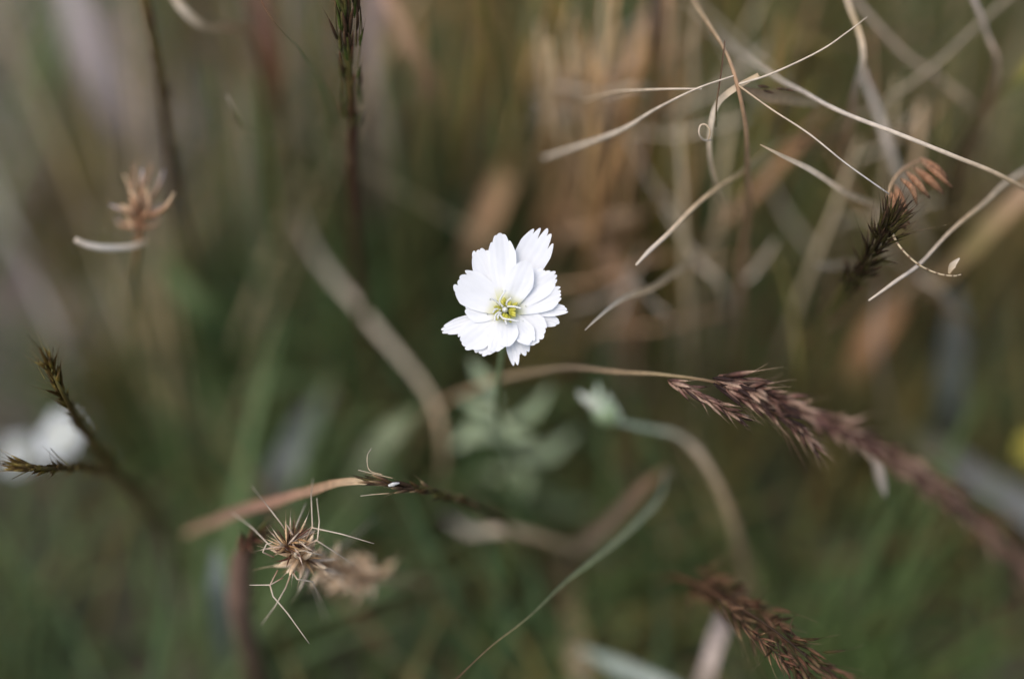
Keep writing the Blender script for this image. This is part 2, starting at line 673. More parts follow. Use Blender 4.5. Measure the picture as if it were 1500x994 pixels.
def build_flower():
    root = G(838, 745)
    t = thing('white_flower', 'single open white wildflower with toothed petals and yellow centre', 'flower', root)
    # stalk and green cup behind the petals
    back = FC + FN * -0.006
    pts = smooth([back, P(735, 520, .428), P(728, 590, .47), P(745, 650, .535), P(790, 705, .62), root], 8)
    MB().tube(pts, [.0012, .0009, .0009, .001, .0012], [SAGE, srgb(150, 164, 120), srgb(130, 140, 96)], 8).build('stem', M_GREEN, t)
    m = MB()
    ax = [FC + FN * h for h in (-.0125, -.011, -.008, -.004, -.001)]
    m.tube(ax, [.0013, .0032, .0042, .0038, .0034], [srgb(110, 130, 88), srgb(140, 158, 118)], 12)
    m.build('flower_cup', M_GREEN, t)
    for k in range(8):
        a = k * math.pi / 4 + .2
        o = FX * math.cos(a) + FY * math.sin(a)
        pp = [FC + FN * -.012 + o * .002, FC + FN * -.008 + o * .0045, FC + FN * -.003 + o * .0052, FC + FN * .0 + o * .0056]
        MB().ribbon(smooth(pp, 4), [.002, .0026, .0018, .0003], [srgb(120, 142, 100), srgb(150, 165, 130)], FN.cross(o), .3).build('bract', M_GREEN, t)
    # petals: angle, length, width, height at base, height at tip, ...
    k = 0
    mm = .001
    for a, L, wd, bh, th, opt in [
        (59.5, 428, 196, -2.0, -2.6, dict(depth=.24, waist=.75, org=(492, 497))),
        (279, 326, 72, -2.4, -3.2, dict(teeth=2, depth=.12)),
        (292, 272, 110, -2.2, -3.0, dict(teeth=3, depth=.10)),
        (346, 308, 84, -1.6, -2.2, dict(teeth=3, depth=.05)),
        (198.2, 380, 92, -1.8, -2.6, dict(teeth=4, depth=.05)),
        (116, 385, 150, -1.2, .3, dict(depth=.05)),
        (1.0, 350, 78, -1.3, -1.0, dict(teeth=3, depth=.05)),
        (237.7, 296, 150, -1.4, -1.2, dict(depth=.05)),
        (50, 305, 130, -1.2, .2, dict(depth=.04)),
        (175, 232, 165, -.9, .2, dict(depth=.04)),
        (322, 258, 190, -1.0, -.5, dict(depth=.06)),
        (95, 424, 160, -.6, 1.6, dict(depth=.05)),
        (149, 322, 205, -.6, 1.2, dict(depth=.05, lobe=(0.82, .10))),
        (219, 322, 180, -.8, -.4, dict(depth=.05)),
        (20, 326, 165, -.6, .6, dict(depth=.06, teeth=7)),
        (37, 338, 150, -.7, .9, dict(depth=.05, teeth=6)),
        (252, 242, 130, -.5, .1, dict(depth=.03)),
        (308, 232, 120, -.4, .5, dict(depth=.03)),
        (66, 292, 172, -.1, 3.4, dict(teeth=0, curl=.0006)),
        (268.6, 205, 145, -.2, 1.2, dict(teeth=0)),
    ]:
        k += 1
        petal(t, a, L, wd, bh * mm, th * mm, k * 7, **opt)
    # yellow anther tubes and white curling styles
    arng = random.Random(4)
    for q in range(18):
        an = q * 2 * math.pi / 18 + arng.uniform(-.15, .15)
        rr = arng.uniform(36, 62)
        dx, dy = math.cos(an) * 34, math.sin(an) * 34
        zx, zy = 472 + math.cos(an) * rr, 592 + math.sin(an) * rr
        p0 = fpos(zx - dx * .7, zy - dy * .7, .0006)
        p1 = fpos(zx, zy, .0022)
        p2 = fpos(zx + dx * .5, zy + dy * .5, .0030)
        MB().tube(smooth([p0, p1, p2], 4), [.0003, .00055, .0005, .0002], [srgb(214, 212, 120), srgb(206, 200, 70), srgb(220, 212, 110)], 7).build('anther', M_SEED, t)
    for q in [[(455, 572), (436, 540), (470, 482)], [(440, 562), (415, 540), (394, 526)], [(475, 562), (480, 542), (502, 524)],
              [(480, 570), (520, 572), (556, 582)], [(440, 590), (414, 586), (400, 606)], [(435, 600), (414, 618), (410, 652)],
              [(430, 602), (455, 636), (500, 645), (546, 656)], [(458, 630), (470, 655), (476, 672)], [(445, 605), (430, 620), (428, 640)]]:
        pts = smooth([fpos(x, y, .0022 + .0009 * i) for i, (x, y) in enumerate(q)], 6)
        MB().tube(pts, [.00033, .00029, .00024], [(.86, .86, .8), (.88, .88, .86)], 6).build('style', M_PETAL, t)
    m = MB()
    m.tube([fpos(466, 588, h) for h in (-.0005, .0008, .002, .0029, .0033)], [.0010, .0009, .0008, .0006, .0002],
           [(.86, .86, .78), (.9, .9, .88)], 10)
    m.build('centre', M_PETAL, t)
    # pale leaves low on the stalk
    for sp, wd in [([(728, 590, .475), (705, 560, .47), (688, 526, .465)], [8, 34, 5]),
                   ([(740, 645, .54), (700, 634, .53), (664, 655, .53)], [6, 34, 4]),
                   ([(735, 620, .51), (775, 600, .51), (806, 566, .505)], [6, 24, 4]),
                   ([(750, 660, .56), (800, 656, .56), (842, 630, .56)], [6, 34, 4]),
                   ([(760, 680, .60), (715, 705, .60), (680, 690, .59)], [6, 32, 4]),
                   ([(770, 690, .61), (810, 735, .62), (866, 742, .62)], [6, 30, 4]),
                   ([(725, 600, .485), (750, 632, .48), (782, 640, .48)], [6, 26, 4]),
                   ([(745, 650, .55), (770, 690, .56), (760, 740, .57)], [6, 26, 4]),
                   ([(730, 605, .49), (700, 600, .49), (672, 578, .49)], [5, 22, 3])]:
        leaf(t, [(x, y, z + .03) for x, y, z in sp], wd, [srgb(206, 216, 182), srgb(188, 204, 160), srgb(196, 210, 170)], mat=M_GREEN, roll=.5, fold=.6)


build_flower()

# bud plant beside it
t = thing('bud_plant', 'pale green closed flower bud on a bluish bent stalk', 'flower bud', G(1110, 960))
stem(t, [(900, 615, .462), (940, 626, .47), (1000, 642, .48), (1045, 695, .485), (1078, 780, .51), (1100, 870, .57), ('g', 1110, 960)], [7, 9, 11, 13, 13, 12],
     [srgb(176, 190, 164), srgb(172, 184, 160), srgb(204, 182, 156), STRAW, mixc(STRAW, OLIVE, .3), OLIVE], mat=M_GREEN)
axis = way([(905, 618, .465), (885, 602, .462), (876, 592, .46)])
m = MB()
m.tube(axis, [.0012, .004, .0046, .0038, .001], [SAGE, srgb(170, 190, 150)], 10)
m.build('bud', M_GREEN, t)
rng = random.Random(5)
head(t, axis, 12, .010, .0036, .5, 0, [[srgb(206, 218, 182), srgb(232, 238, 214)], [srgb(226, 230, 204), srgb(238, 238, 222)]], rng, name='bract', mat=M_PETAL, jitter=.5)

# ------------------------------------------------------------------ crossing dry awns, upper right of the flower
ZC = .402
t = thing('awned_grass_stem', 'brown grass stem with thin pale awns crossing at one knot', 'grass stem', G(1075, 700))
stem(t, [(985, -60, .44), (1015, 0, .425), (1056, 62, .408), (1080, 125, ZC), (1092, 200, .412), (1094, 300, .445), (1086, 420, .50), (1080, 545, .58), ('g', 1075, 700)],
     [5, 5, 4.5, 6, 7, 9, 10, 10, 8], [STRAW, STRAW, mixc(STRAW, TAN, .5), TAN, mixc(TAN, STRAW, .3), TAN, TAN, BROWN, OLIVE])
awn(t, [(1270, 25, .395), (1240, 48, .398), (1200, 75, .40), (1130, 108, ZC), (1080, 124, ZC)], [1, 2.4, 2.8, 3.2, 3.2], [PALE, PALE, PALE])
awn(t, [(1078, 110, ZC), (1020, 130, ZC), (960, 160, .408), (900, 195, .42), (795, 232, .45)], [2.6, 3, 4.5, 8, 7], [PALE, PALE, PALE])
awn(t, [(1028, 130, ZC), (960, 131, .406), (900, 136, .42), (850, 150, .44)], [3, 4, 5, 4], [PALE, STRAW])
awn(t, [(1080, 124, ZC), (1130, 160, .40), (1185, 196, .398), (1240, 240, .398), (1302, 284, .402)], [3.2, 3, 2.8, 2.6, 2.4], [STRAW, PALE, (.72, .68, .62)])
leaf(t, [(1110, 110, .404), (1072, 132, .404), (1050, 155, .408), (1041, 195, .412), (1044, 240, .42), (1056, 300, .44)], [6, 10, 10, 9, 9, 8], [STRAW, PALE, STRAW], roll=.2)
awn(t, [(1041, 205, .408), (1030, 205, .404), (1024, 195, .402), (1026, 184, .402), (1034, 183, .402), (1040, 192, .402), (1038, 205, .403)], [3.5, 3.5, 3, 3, 3, 2.5, 2], [PALE, STRAW], name='curl')
awn(t, [(1062, 60, .406), (1056, 110, .403), (1050, 150, .403), (1048, 185, .41)], [2, 2.2, 2.5, 3], [BROWN, BROWN, OLIVE])
ax = way([(1108, 127, .408), (1125, 131, .408), (1150, 131, .406)])
head(t, ax, 4, .004, .0011, .12, .002, [[BROWN, DARK], [DARK, BROWN]], random.Random(3))
leaf(t, [(1080, 126, .404), (1130, 142, .415), (1200, 150, .435)], [3, 20, 10], [TAN, mixc(STRAW, OLIVE, .4)], roll=.5)

# straws laced through it
GS = 'dry straws laced through the grass on the side of the crossing awns'
straw('dry_straw', 'long pale straw running straight from the awn knot down past the curled seed comb', 'straw',
      [(1040, 40, .53), (1085, 80, .46), (1130, 108, .43), (1200, 150, .41), (1300, 190, .402), (1400, 230, .402), (1490, 270, .41), (1580, 330, .44), (1640, 440, .52), ('g', 1660, 640)],
      [4, 6, 6.5, 7, 7, 7, 7, 8, 8, 8], [mixc(GREY, OLIVE, .3), PALE, mixc(PALE, GREY, .4), PALE, STRAW, STRAW, STRAW], GS)
straw('dry_straw', 'pale straw with a broken tip beneath the curled seed comb', 'straw',
      [(1273, 437, .402), (1310, 412, .404), (1345, 388, .407), (1395, 338, .412), (1440, 300, .42), (1500, 250, .44), (1600, 230, .50), ('g', 1700, 560)],
      [3, 5.5, 6, 6, 6, 6, 6, 6], [PALE, mixc(PALE, GREY, .4), STRAW, PALE, STRAW], GS)
straw('dry_straw', 'pale straw slanting up to the brown awned stem with its blunt end beside the flower', 'straw',
      [(930, 390, .406), (950, 368, .406), (978, 342, .408), (1030, 292, .415), (1095, 245, .43), (1180, 190, .47), (1290, 170, .58), ('g', 1380, 330)],
      [4, 7, 7.5, 7, 6, 5, 5, 5], [PALE, mixc(PALE, GREY, .3), mixc(PALE, STRAW, .5), STRAW, mixc(STRAW, OLIVE, .5), OLIVE, OLIVE, OLIVE], GS)
blade('flat_dry_straw', 'short pale blade with a needle tip pointing up towards the awn knot', 'grass blade',
      [(1113, 209, .402), (1140, 222, .404), (1180, 242, .408), (1205, 258, .412), (1245, 285, .42), (1300, 308, .44), (1360, 360, .52), ('g', 1390, 520)],
      [2, 5, 8, 8, 10, 11, 10, 9], [STRAW, PALE, STRAW, mixc(STRAW, TAN, .4)], GS, roll=.5)
blade('flat_dry_straw', 'short tan blade whose thin tip points at the flower from the awns', 'grass blade',
      [(858, 482, .404), (885, 460, .408), (920, 436, .418), (975, 405, .435), (1040, 360, .48), (1100, 350, .58), ('g', 1150, 470)],
      [2, 6, 9, 11, 10, 9, 8], [PALE, PALE, STRAW, STRAW, OLIVE, OLIVE], GS, roll=.2)
blade('flat_dry_straw', 'kinked tan blade hanging over the long pale straw', 'grass blade',
      [(1225, -60, .44), (1240, 0, .43), (1258, 45, .425), (1264, 80, .425), (1256, 120, .435), (1250, 160, .455), (1235, 260, .53), ('g', 1220, 420)],
      [6, 6, 7, 8, 9, 10, 10, 9], [PALE, STRAW, PALE, TAN, TAN], GS, roll=.3)
straw('dry_straw', 'grey straw slanting behind the kinked tan blade', 'straw',
      [(1530, -50, .47), (1430, 42, .465), (1370, 95, .465), (1290, 155, .475), (1200, 220, .52), ('g', 1080, 420)], [7.5, 7.5, 7.5, 6.75, 6.0, 6.0], [mixc(mixc(STRAW, GREY, .5), OLIVE, .4)], GS)
straw('dry_straw', 'grey straw crossing the slanting grey one, sloping the other way', 'straw',
      [(1190, -60, .46), (1250, 0, .465), (1320, 75, .475), (1380, 120, .49), (1440, 190, .54), ('g', 1480, 330)], [8.25, 8.25, 8.25, 8.25, 8.25, 7.5], [mixc(STRAW, GREY, .6), STRAW], GS)
straw('dry_straw', 'forked grey straw standing above the curled seed comb', 'straw',
      [(1400, -60, .44), (1425, 0, .44), (1445, 50, .445), (1462, 90, .45), (1450, 150, .48), (1420, 250, .56), ('g', 1400, 380)], [7.5, 7.5, 7.5, 9.0, 10.5, 9.0, 7.5], [GREY, mixc(GREY, STRAW, .5), TAN, BROWN], GS)
straw('dry_straw', 'upright whitish straw behind the long pale straw', 'straw',
      [(1262, 100, .46), (1285, 160, .465), (1312, 245, .475), (1345, 340, .53), ('g', 1370, 470)], [8, 12, 12, 12, 10], [mixc(PALE, GREY, .6), mixc(PALE, GREY, .4), STRAW], GS)
straw('dry_straw', 'tan straw standing upright under the curled comb', 'straw',
      [(1350, 150, .50), (1345, 220, .50), (1330, 330, .54), ('g', 1320, 520)], [10, 13, 13, 10], [STRAW, mixc(STRAW, TAN, .4), TAN], GS)

# ------------------------------------------------------------------ curled seed comb on a dark bristly spike
rng = random.Random(21)
t = thing('comb_grass', 'curled tan comb of seeds on a dark bristly grass spike', 'grass seed head', G(1120, 640))
pts = stem(t, [(1312, 318, .402), (1296, 340, .404), (1268, 385, .416), (1235, 425, .435), (1195, 490, .49), (1155, 560, .57), ('g', 1120, 640)],
           [5, 6, 8, 9, 9, 9, 9], [BROWN, DARK, OLIVE, OLIVE, OLIVE])
ax = way([(1238, 425, .432), (1268, 385, .415), (1296, 340, .403), (1308, 318, .40)])
head(t, ax, 170, .0100, .0009, .42, .010, [[srgb(92, 84, 42), DARK, BROWN], [DARK, srgb(74, 68, 34), DARK], [srgb(80, 60, 44), DARK], [srgb(110, 104, 54), DARK]], rng, name='bristle_scale', jitter=.6, puff=.002)
# comb
rach = way([(1303, 315, .404), (1300, 290, .408), (1310, 262, .412), (1330, 243, .416), (1356, 233, .42)])
MB().tube(rach, [.0006, .0005], [STRAW, TAN], 6).build('comb_rachis', M_DRY, t)
fing = [((1352, 238), (1396, 276)), ((1340, 246), (1382, 284)), ((1328, 252), (1362, 290)), ((1320, 262), (1343, 300)), ((1312, 272), (1330, 322)),
        ((1304, 282), (1318, 318)), ((1302, 296), (1333, 328)), ((1301, 306), (1326, 336)), ((1348, 232), (1388, 262))]
for i, (a, b) in enumerate(fing):
    z0 = .408 + .0015 * (i % 3) + (.006 if i in (0, 1, 8) else 0)
    p = [P(a[0], a[1], z0 + .002), P((a[0] + b[0]) / 2 + rng.uniform(-3, 6), (a[1] + b[1]) / 2 - rng.uniform(-1, 6), z0 - .002), P(b[0], b[1], z0)]
    MB().tube(smooth(p, 4), [x * (.75 + .5 * ((i * 37) % 10) / 10) for x in (.0005, .0010, .0012, .0009, .0003)], [TAN, ORANGE, mixc(ORANGE, TAN, .2 + .1 * (i % 4)), mixc(BROWN, TAN, .1 * (i % 5))], 6).build('comb_seed', M_SEED, t)
# jointed curling tail
tail = way([(1312, 338, .402), (1306, 334, .402), (1310, 348, .401), (1322, 366, .40), (1345, 387, .398), (1372, 400, .398), (1395, 404, .398), (1408, 402, .399)])
m = MB()
n = len(tail)
m.tube(tail, [(.00042 + (.00016 if i % 4 == 0 else 0)) * (1 - .55 * i / n) for i in range(n)],
       [srgb(206, 186, 150) if i % 4 else BROWN for i in range(n)], 6)
m.build('jointed_tail', M_DRY, t)
leaf(t, [(1389, 402, .398), (1394, 390, .397), (1405, 379, .397)], [3, 11, 2], [STRAW, PALE], name='tail_scale', roll=.2)

# ------------------------------------------------------------------ purple drooping panicle
rng = random.Random(8)
t = thing('purple_panicle', 'long purplish brown grass panicle arching out from behind the bud', 'grass seed head', G(560, 720))
stem(t, [(1540, 870, .33), (1400, 742, .345), (1300, 672, .360), (1200, 618, .378), (1100, 574, .397), (1050, 560, .402), (985, 551, .408), (920, 545, .418), (800, 540, .445), (690, 570, .50), (620, 620, .57), ('g', 560, 720)],
     [3, 5, 6, 6, 6, 5, 5, 6, 7, 8, 8, 8], [PURPLE, PURPLE, PURPLE, PURPLE, BROWN, mixc(STRAW, OLIVE, .4), mixc(STRAW, RED, .3), STRAW, TAN, OLIVE])
PUR = [[srgb(182, 150, 128), srgb(122, 88, 76), DARK], [srgb(150, 114, 96), srgb(194, 164, 140)], [DARK, srgb(104, 72, 62), srgb(196, 164, 136)], [srgb(130, 96, 82), srgb(66, 48, 42)], [srgb(50, 38, 34), srgb(72, 52, 46)]]
ax1 = way([(1045, 556, .402), (1100, 570, .397), (1200, 614, .378), (1300, 668, .360), (1400, 738, .345), (1540, 866, .33)])
head(t, ax1, 220, .0088, .0013, .28, .006, PUR, rng, taper=(1.05, .6), jitter=.6, puff=.0016)
ax2 = way([(978, 557, .403), (1010, 572, .401), (1050, 592, .40), (1085, 612, .402)])
MB().tube(ax2, [.0003, .0002], [BROWN], 5).build('branch', M_DRY, t)
head(t, ax2, 40, .0062, .0012, .34, .004, PUR, rng, jitter=.4)
ax3 = way([(1060, 566, .40), (1110, 592, .396), (1160, 620, .392), (1190, 650, .39)])
MB().tube(ax3, [.0003, .0002], [BROWN], 5).build('branch', M_DRY, t)
head(t, ax3, 44, .0072, .0013, .36, .006, PUR, rng, jitter=.4)
ax4 = way([(1200, 614, .378), (1270, 640, .368), (1360, 690, .355), (1450, 770, .345)])
MB().tube(ax4, [.0003, .0002], [BROWN], 5).build('branch', M_DRY, t)
head(t, ax4, 24, .0062, .0011, .2, .006, PUR, rng, jitter=.4)
for sp in ([(1150, 630, .39), (1170, 665, .388), (1182, 692, .386)], [(1180, 640, .388), (1196, 668, .386), (1205, 684, .386)], [(1140, 620, .394), (1155, 650, .39), (1160, 668, .39)],
           [(1330, 665, .365), (1380, 700, .36), (1425, 722, .358)], [(1360, 650, .37), (1400, 678, .365), (1430, 705, .36)]):
    awn(t, sp, [1.6, 1.4, .8], [BROWN, DARK])

# ------------------------------------------------------------------ brown head, lower right
rng = random.Random(9)
t = thing('brown_seed_head', 'reddish brown bristly seed head drooping below the purple panicle', 'grass seed head', G(940, 905))
stem(t, [(1240, 1020, .395), (1170, 952, .398), (1100, 900, .41), (1030, 858, .43), (985, 845, .47), (950, 860, .56), ('g', 940, 905)], [3, 3, 4, 5, 7, 8, 8], [DARK, DARK, srgb(84, 62, 46), srgb(124, 84, 62), OLIVE, OLIVE])
BR = [[srgb(124, 88, 64), srgb(112, 76, 58), DARK], [srgb(124, 86, 66), srgb(146, 112, 84)], [DARK, srgb(100, 74, 52), srgb(166, 138, 98)], [srgb(86, 78, 42), srgb(62, 48, 34)], [srgb(78, 56, 42), srgb(58, 44, 34)], [srgb(136, 104, 78), srgb(108, 78, 58)]]
ax = way([(1020, 848, .45), (1050, 866, .44), (1100, 900, .425), (1165, 950, .402), (1250, 1030, .385)])
head(t, ax, 230, .0105, .0013, .36, .009, BR, rng, jitter=.6, puff=.0045)
ax = way([(1050, 876, .42), (1090, 915, .41), (1130, 950, .40), (1180, 1000, .395)])
MB().tube(ax, [.0003, .0002], [DARK], 5).build('branch', M_DRY, t)
head(t, ax, 44, .007, .0010, .4, .007, BR, rng, jitter=.5)
for sp in ([(1052, 876, .41), (1062, 892, .408), (1068, 906, .406)], [(1090, 918, .402), (1104, 938, .40), (1122, 962, .40)], [(1110, 930, .40), (1118, 946, .40), (1124, 958, .40)],
           [(1138, 940, .398), (1145, 970, .397), (1150, 988, .397)], [(1160, 930, .398), (1158, 915, .398), (1162, 905, .398)], [(1178, 955, .396), (1200, 975, .396), (1226, 992, .396)]):
    awn(t, sp, [2, 1.6, 1], [DARK, BROWN])

# ------------------------------------------------------------------ spiky dry head, lower left
rng = random.Random(31)
t = thing('spiky_dry_head', 'spiky tan dried seed head bristling with long pale awns', 'dry seed head', G(760, 905))
stem(t, [(432, 812, .405), (470, 828, .425), (520, 842, .455), (590, 850, .51), (680, 860, .60), ('g', 760, 905)], [8, 9, 9, 9, 8, 8], [TAN, TAN, STRAW, TAN, OLIVE])
TN = [[srgb(200, 158, 112), srgb(216, 186, 142), PALE], [srgb(180, 132, 84), srgb(204, 164, 116), STRAW], [srgb(140, 100, 62), srgb(200, 160, 112)], [srgb(214, 174, 130), srgb(226, 196, 156)]]
ax = way([(560, 846, .475), (520, 838, .455), (470, 826, .425), (436, 812, .403)])
head(t, ax, 84, .0105, .0023, .7, .005, [[srgb(240, 206, 164), srgb(246, 222, 190)], [srgb(230, 188, 142), srgb(240, 212, 176)], [srgb(222, 178, 130), srgb(242, 214, 178)]], rng, mat=M_DRY, name='bract', taper=(1.1, .8), jitter=.4)
ax = way([(462, 828, .418), (446, 818, .41), (430, 810, .404), (420, 798, .40), (436, 788, .40)])
head(t, ax, 110, .0085, .0009, 1.05, .003, TN + [[srgb(214, 190, 168), PALE], [srgb(206, 176, 150), srgb(214, 190, 168)]] + [[DARK, BROWN], [BROWN, RED]], rng, name='bract', jitter=.5)


def z6(pts, z=.398):
    return [(230 + x / 2.658, 620 + y / 2.658, z + dz) for x, y, dz in pts]


for q in [[(525, 450, .004), (480, 385, 0), (430, 320, -.002), (370, 245, -.012)], [(575, 460, .003), (605, 400, 0), (600, 280, -.002), (606, 215, -.012)],
          [(570, 480, .003), (625, 452, 0), (632, 380, 0), (622, 290, -.003)], [(590, 430, .002), (605, 405, 0), (720, 430, 0), (845, 467, .002)],
          [(580, 470, .003), (622, 455, 0), (700, 505, .005), (770, 552, .014)], [(560, 490, .002), (590, 500, 0), (645, 512, .003)],
          [(470, 570, .003), (440, 628, 0), (452, 672, 0), (510, 740, 0), (592, 855, .002)], [(490, 600, .003), (440, 628, 0), (360, 628, .003)],
          [(520, 590, .002), (500, 640, .004), (460, 710, .008), (405, 785, .016)], [(470, 500, .003), (430, 465, .004), (370, 405, .012), (290, 345, .024)],
          [(455, 520, .003), (412, 500, 0), (425, 470, 0), (450, 462, 0)], [(530, 580, .002), (545, 605, 0), (605, 615, .004), (640, 690, .02)],
          [(520, 470, .002), (545, 390, .006), (580, 310, .014)], [(540, 560, .006), (620, 660, .03), (660, 770, .05)], [(560, 520, .008), (720, 480, .04), (860, 360, .06)]]:
    awn(t, z6(q), [2.4, 2.2, 1.7, 1.0], [TAN, PALE, PALE], straight=True)

# reddish stalk next to it, with its own small dark head
rng = random.Random(33)
t = thing('red_stalk_head', 'small dark seed head on a reddish brown stalk beside the spiky head', 'grass seed head', G(395, 1060))
stem(t, [(372, 785, .43), (358, 810, .445), (352, 860, .465), (360, 930, .51), ('g', 395, 1060)], [10, 30, 36, 36, 26], [DARK, srgb(126, 100, 86), srgb(146, 118, 102), srgb(124, 102, 86), BROWN])
ax = way([(352, 806, .43), (366, 790, .422), (388, 780, .418)])
head(t, ax, 26, .007, .0016, .5, .003, [[DARK, OLIVE], [BROWN, DARK], [RED, BROWN]], rng)

# ------------------------------------------------------------------ dark spikelet on a bent tan stem
rng = random.Random(41)
t = thing('bent_grass_stem', 'bent tan grass stem ending in a slim dark spikelet cluster', 'grass stem', G(840, 880))
stem(t, [(700, 742, .44), (640, 722, .415), (590, 710, .405), (545, 706, .402)], [7, 8, 8, 6], [BROWN, OLIVE, DARK, STRAW], name='spike_axis')
stem(t, [(640, 722, .415), (700, 745, .445), (760, 790, .52), ('g', 840, 880)], [7, 8, 8, 8], [OLIVE, BROWN, OLIVE])
leaf(t, [(600, 713, .406), (545, 706, .403), (500, 707, .408), (450, 720, .422), (390, 738, .442), (330, 758, .47), (270, 782, .51)], [6, 9, 12, 15, 17, 18, 8],
     [OLIVE, STRAW, TAN, srgb(164, 122, 100), srgb(150, 112, 94), TAN], roll=.3)
ax = way([(705, 744, .44), (640, 722, .415), (590, 712, .404), (550, 704, .40)])
head(t, ax, 44, .0075, .0012, .16, .004, [[DARK, BROWN, srgb(176, 150, 110)], [OLIVE, DARK], [BROWN, DARK], [DARK, srgb(110, 84, 50)]], rng, jitter=.4, taper=(1.1, .8))
for sp in ([(575, 700, .401), (545, 693, .40), (525, 688, .40)], [(560, 695, .40), (541, 688, .40), (538, 668, .40), (544, 656, .402)], [(570, 722, .402), (545, 724, .401), (528, 726, .40)]):
    awn(t, sp, [1.6, 1.3, .9], [STRAW, PALE])
m = MB()
ax = way([(585, 707, .3985), (576, 709, .398), (569, 711, .398)])
m.tube(ax, [.0002, .0006, .0003], [(.8, .78, .72)], 6).build('bare_seed', M_SEED, t)

# ------------------------------------------------------------------ dark spikes at the left
rng = random.Random(51)
DK = [[srgb(92, 74, 38), srgb(136, 116, 50), BROWN], [srgb(142, 122, 52), srgb(76, 58, 34), srgb(176, 150, 80)], [srgb(104, 84, 38), srgb(84, 64, 34)]]
t = thing('dark_grass_spike', 'dark olive grass spike tipped with fine awns, leaning over a white bloom', 'grass seed head', G(300, 860))
stem(t, [(72, 535, .398), (95, 585, .405), (130, 640, .445), (175, 700, .49), (230, 770, .55), ('g', 300, 860)], [4, 7, 10, 12, 10, 8], [OLIVE, srgb(84, 66, 36), srgb(96, 80, 46), srgb(104, 84, 54), OLIVE])
ax = way([(165, 685, .482), (130, 640, .445), (95, 585, .41), (74, 535, .397)])
head(t, ax, 90, .0105, .0012, .19, .009, DK, rng, jitter=.4, taper=(1.1, .8))
for sp in ([(68, 540, .396), (60, 515, .394), (40, 490, .388)], [(76, 545, .397), (77, 525, .397), (78, 508, .398)], [(66, 555, .397), (58, 540, .397), (56, 525, .397)]):
    awn(t, sp, [2, 1.6, 1], [OLIVE, DARK])
t = thing('dark_grass_spike', 'dark olive grass spike pointing sideways below the white blooms', 'grass seed head', G(290, 875))
stem(t, [(30, 685, .398), (70, 686, .402), (120, 684, .43), (170, 695, .475), (220, 740, .54), ('g', 290, 875)], [4, 6, 9, 11, 10, 8], [OLIVE, srgb(84, 66, 36), srgb(100, 84, 48), srgb(104, 84, 54), OLIVE])
ax = way([(165, 690, .472), (120, 684, .43), (70, 686, .404), (34, 683, .398)])
head(t, ax, 80, .0085, .0011, .20, .008, DK, rng, jitter=.4, taper=(1.1, .8))
for sp in ([(50, 684, .399), (25, 681, .398), (-6, 678, .397)], [(45, 688, .398), (32, 694, .398), (18, 701, .398)], [(100, 680, .408), (85, 668, .407), (74, 656, .406)], [(40, 682, .398), (20, 678, .398), (4, 680, .398)]):
    awn(t, sp, [2, 1.6, 1], [OLIVE, DARK])

# white blooms out of focus behind them


def small_bloom(label, px, py, z, rpx, seed, root):
    rng = random.Random(seed)
    c = P(px, py, z)
    t = thing('white_flower', label, 'flower', G(*root), 'blurred white blooms among the green blades')
    nrm = (-F + Vector((rng.uniform(-.4, .4), rng.uniform(-.4, .4), .4))).normalized()
    ex = nrm.orthogonal().normalized()
    ey = nrm.cross(ex)
    r = rpx * PX * z
    n = 12
    for k in range(n):
        a = 2 * math.pi * k / n + rng.uniform(-.1, .1)
        o = ex * math.cos(a) + ey * math.sin(a)
        s = o.cross(nrm)
        L = r * rng.uniform(.85, 1.1)
        m = MB()
        pp = [c + o * r * .08, c + o * L * .45 + nrm * r * .16, c + o * L * .8 + nrm * r * .22, c + o * L + nrm * r * .18]
        m.ribbon(smooth(pp, 3), [r * .14, r * .42, r * .5, r * .4, r * .2], [(.6, .62, .56), (.66, .68, .70)], s, -.15)
        m.build('petal', M_PETAL, t)
    m = MB()
    m.tube([c - nrm * r * .1, c + nrm * r * .06, c + nrm * r * .14], [r * .1, r * .16, r * .05], [YELL], 8)
    m.build('centre', M_SEED, t)
    pts = smooth([c - nrm * .002, c - nrm * .02 + Vector((0, 0, -.01)), (c + G(*root)) / 2 + Vector((0, -.01, 0.01)), G(*root)], 6)
    MB().tube(pts, [.001, .0009, .0011], [srgb(104, 128, 84)], 6).build('stem', M_GREEN, t)
    m = MB()
    m.tube([c - nrm * .008, c - nrm * .004, c - nrm * .0005], [.001, r * .22, r * .2], [GREEN, SAGE], 8)
    m.build('flower_cup', M_GREEN, t)


small_bloom('blurred white bloom right behind the leaning dark grass spike', 92, 640, .56, 38, 1, (140, 800))
small_bloom('blurred dim white bloom lower down, crossed by the sideways dark spike', 26, 668, .62, 30, 2, (80, 800))

# ------------------------------------------------------------------ upper left
rng = random.Random(61)
t = thing('dark_upright_stem', 'dark upright grass stem with a narrow spike against bare soil', 'grass stem', G(345, 640))
stem(t, [(195, -60, .43), (212, 0, .44), (228, 80, .45), (243, 170, .475), (256, 270, .515), (285, 400, .60), ('g', 345, 640)], [9, 12, 13, 14, 14, 12, 9], [srgb(84, 66, 40), srgb(104, 90, 48), srgb(80, 62, 38), srgb(84, 62, 40), srgb(92, 72, 50), OLIVE])
ax = way([(258, 280, .52), (243, 170, .475), (228, 80, .45), (212, 0, .44), (195, -60, .43)])
head(t, ax, 60, .013, .0018, .09, .004, [[srgb(84, 66, 40), srgb(104, 92, 48)], [srgb(92, 66, 44), srgb(70, 52, 36)]], rng, jitter=.5)

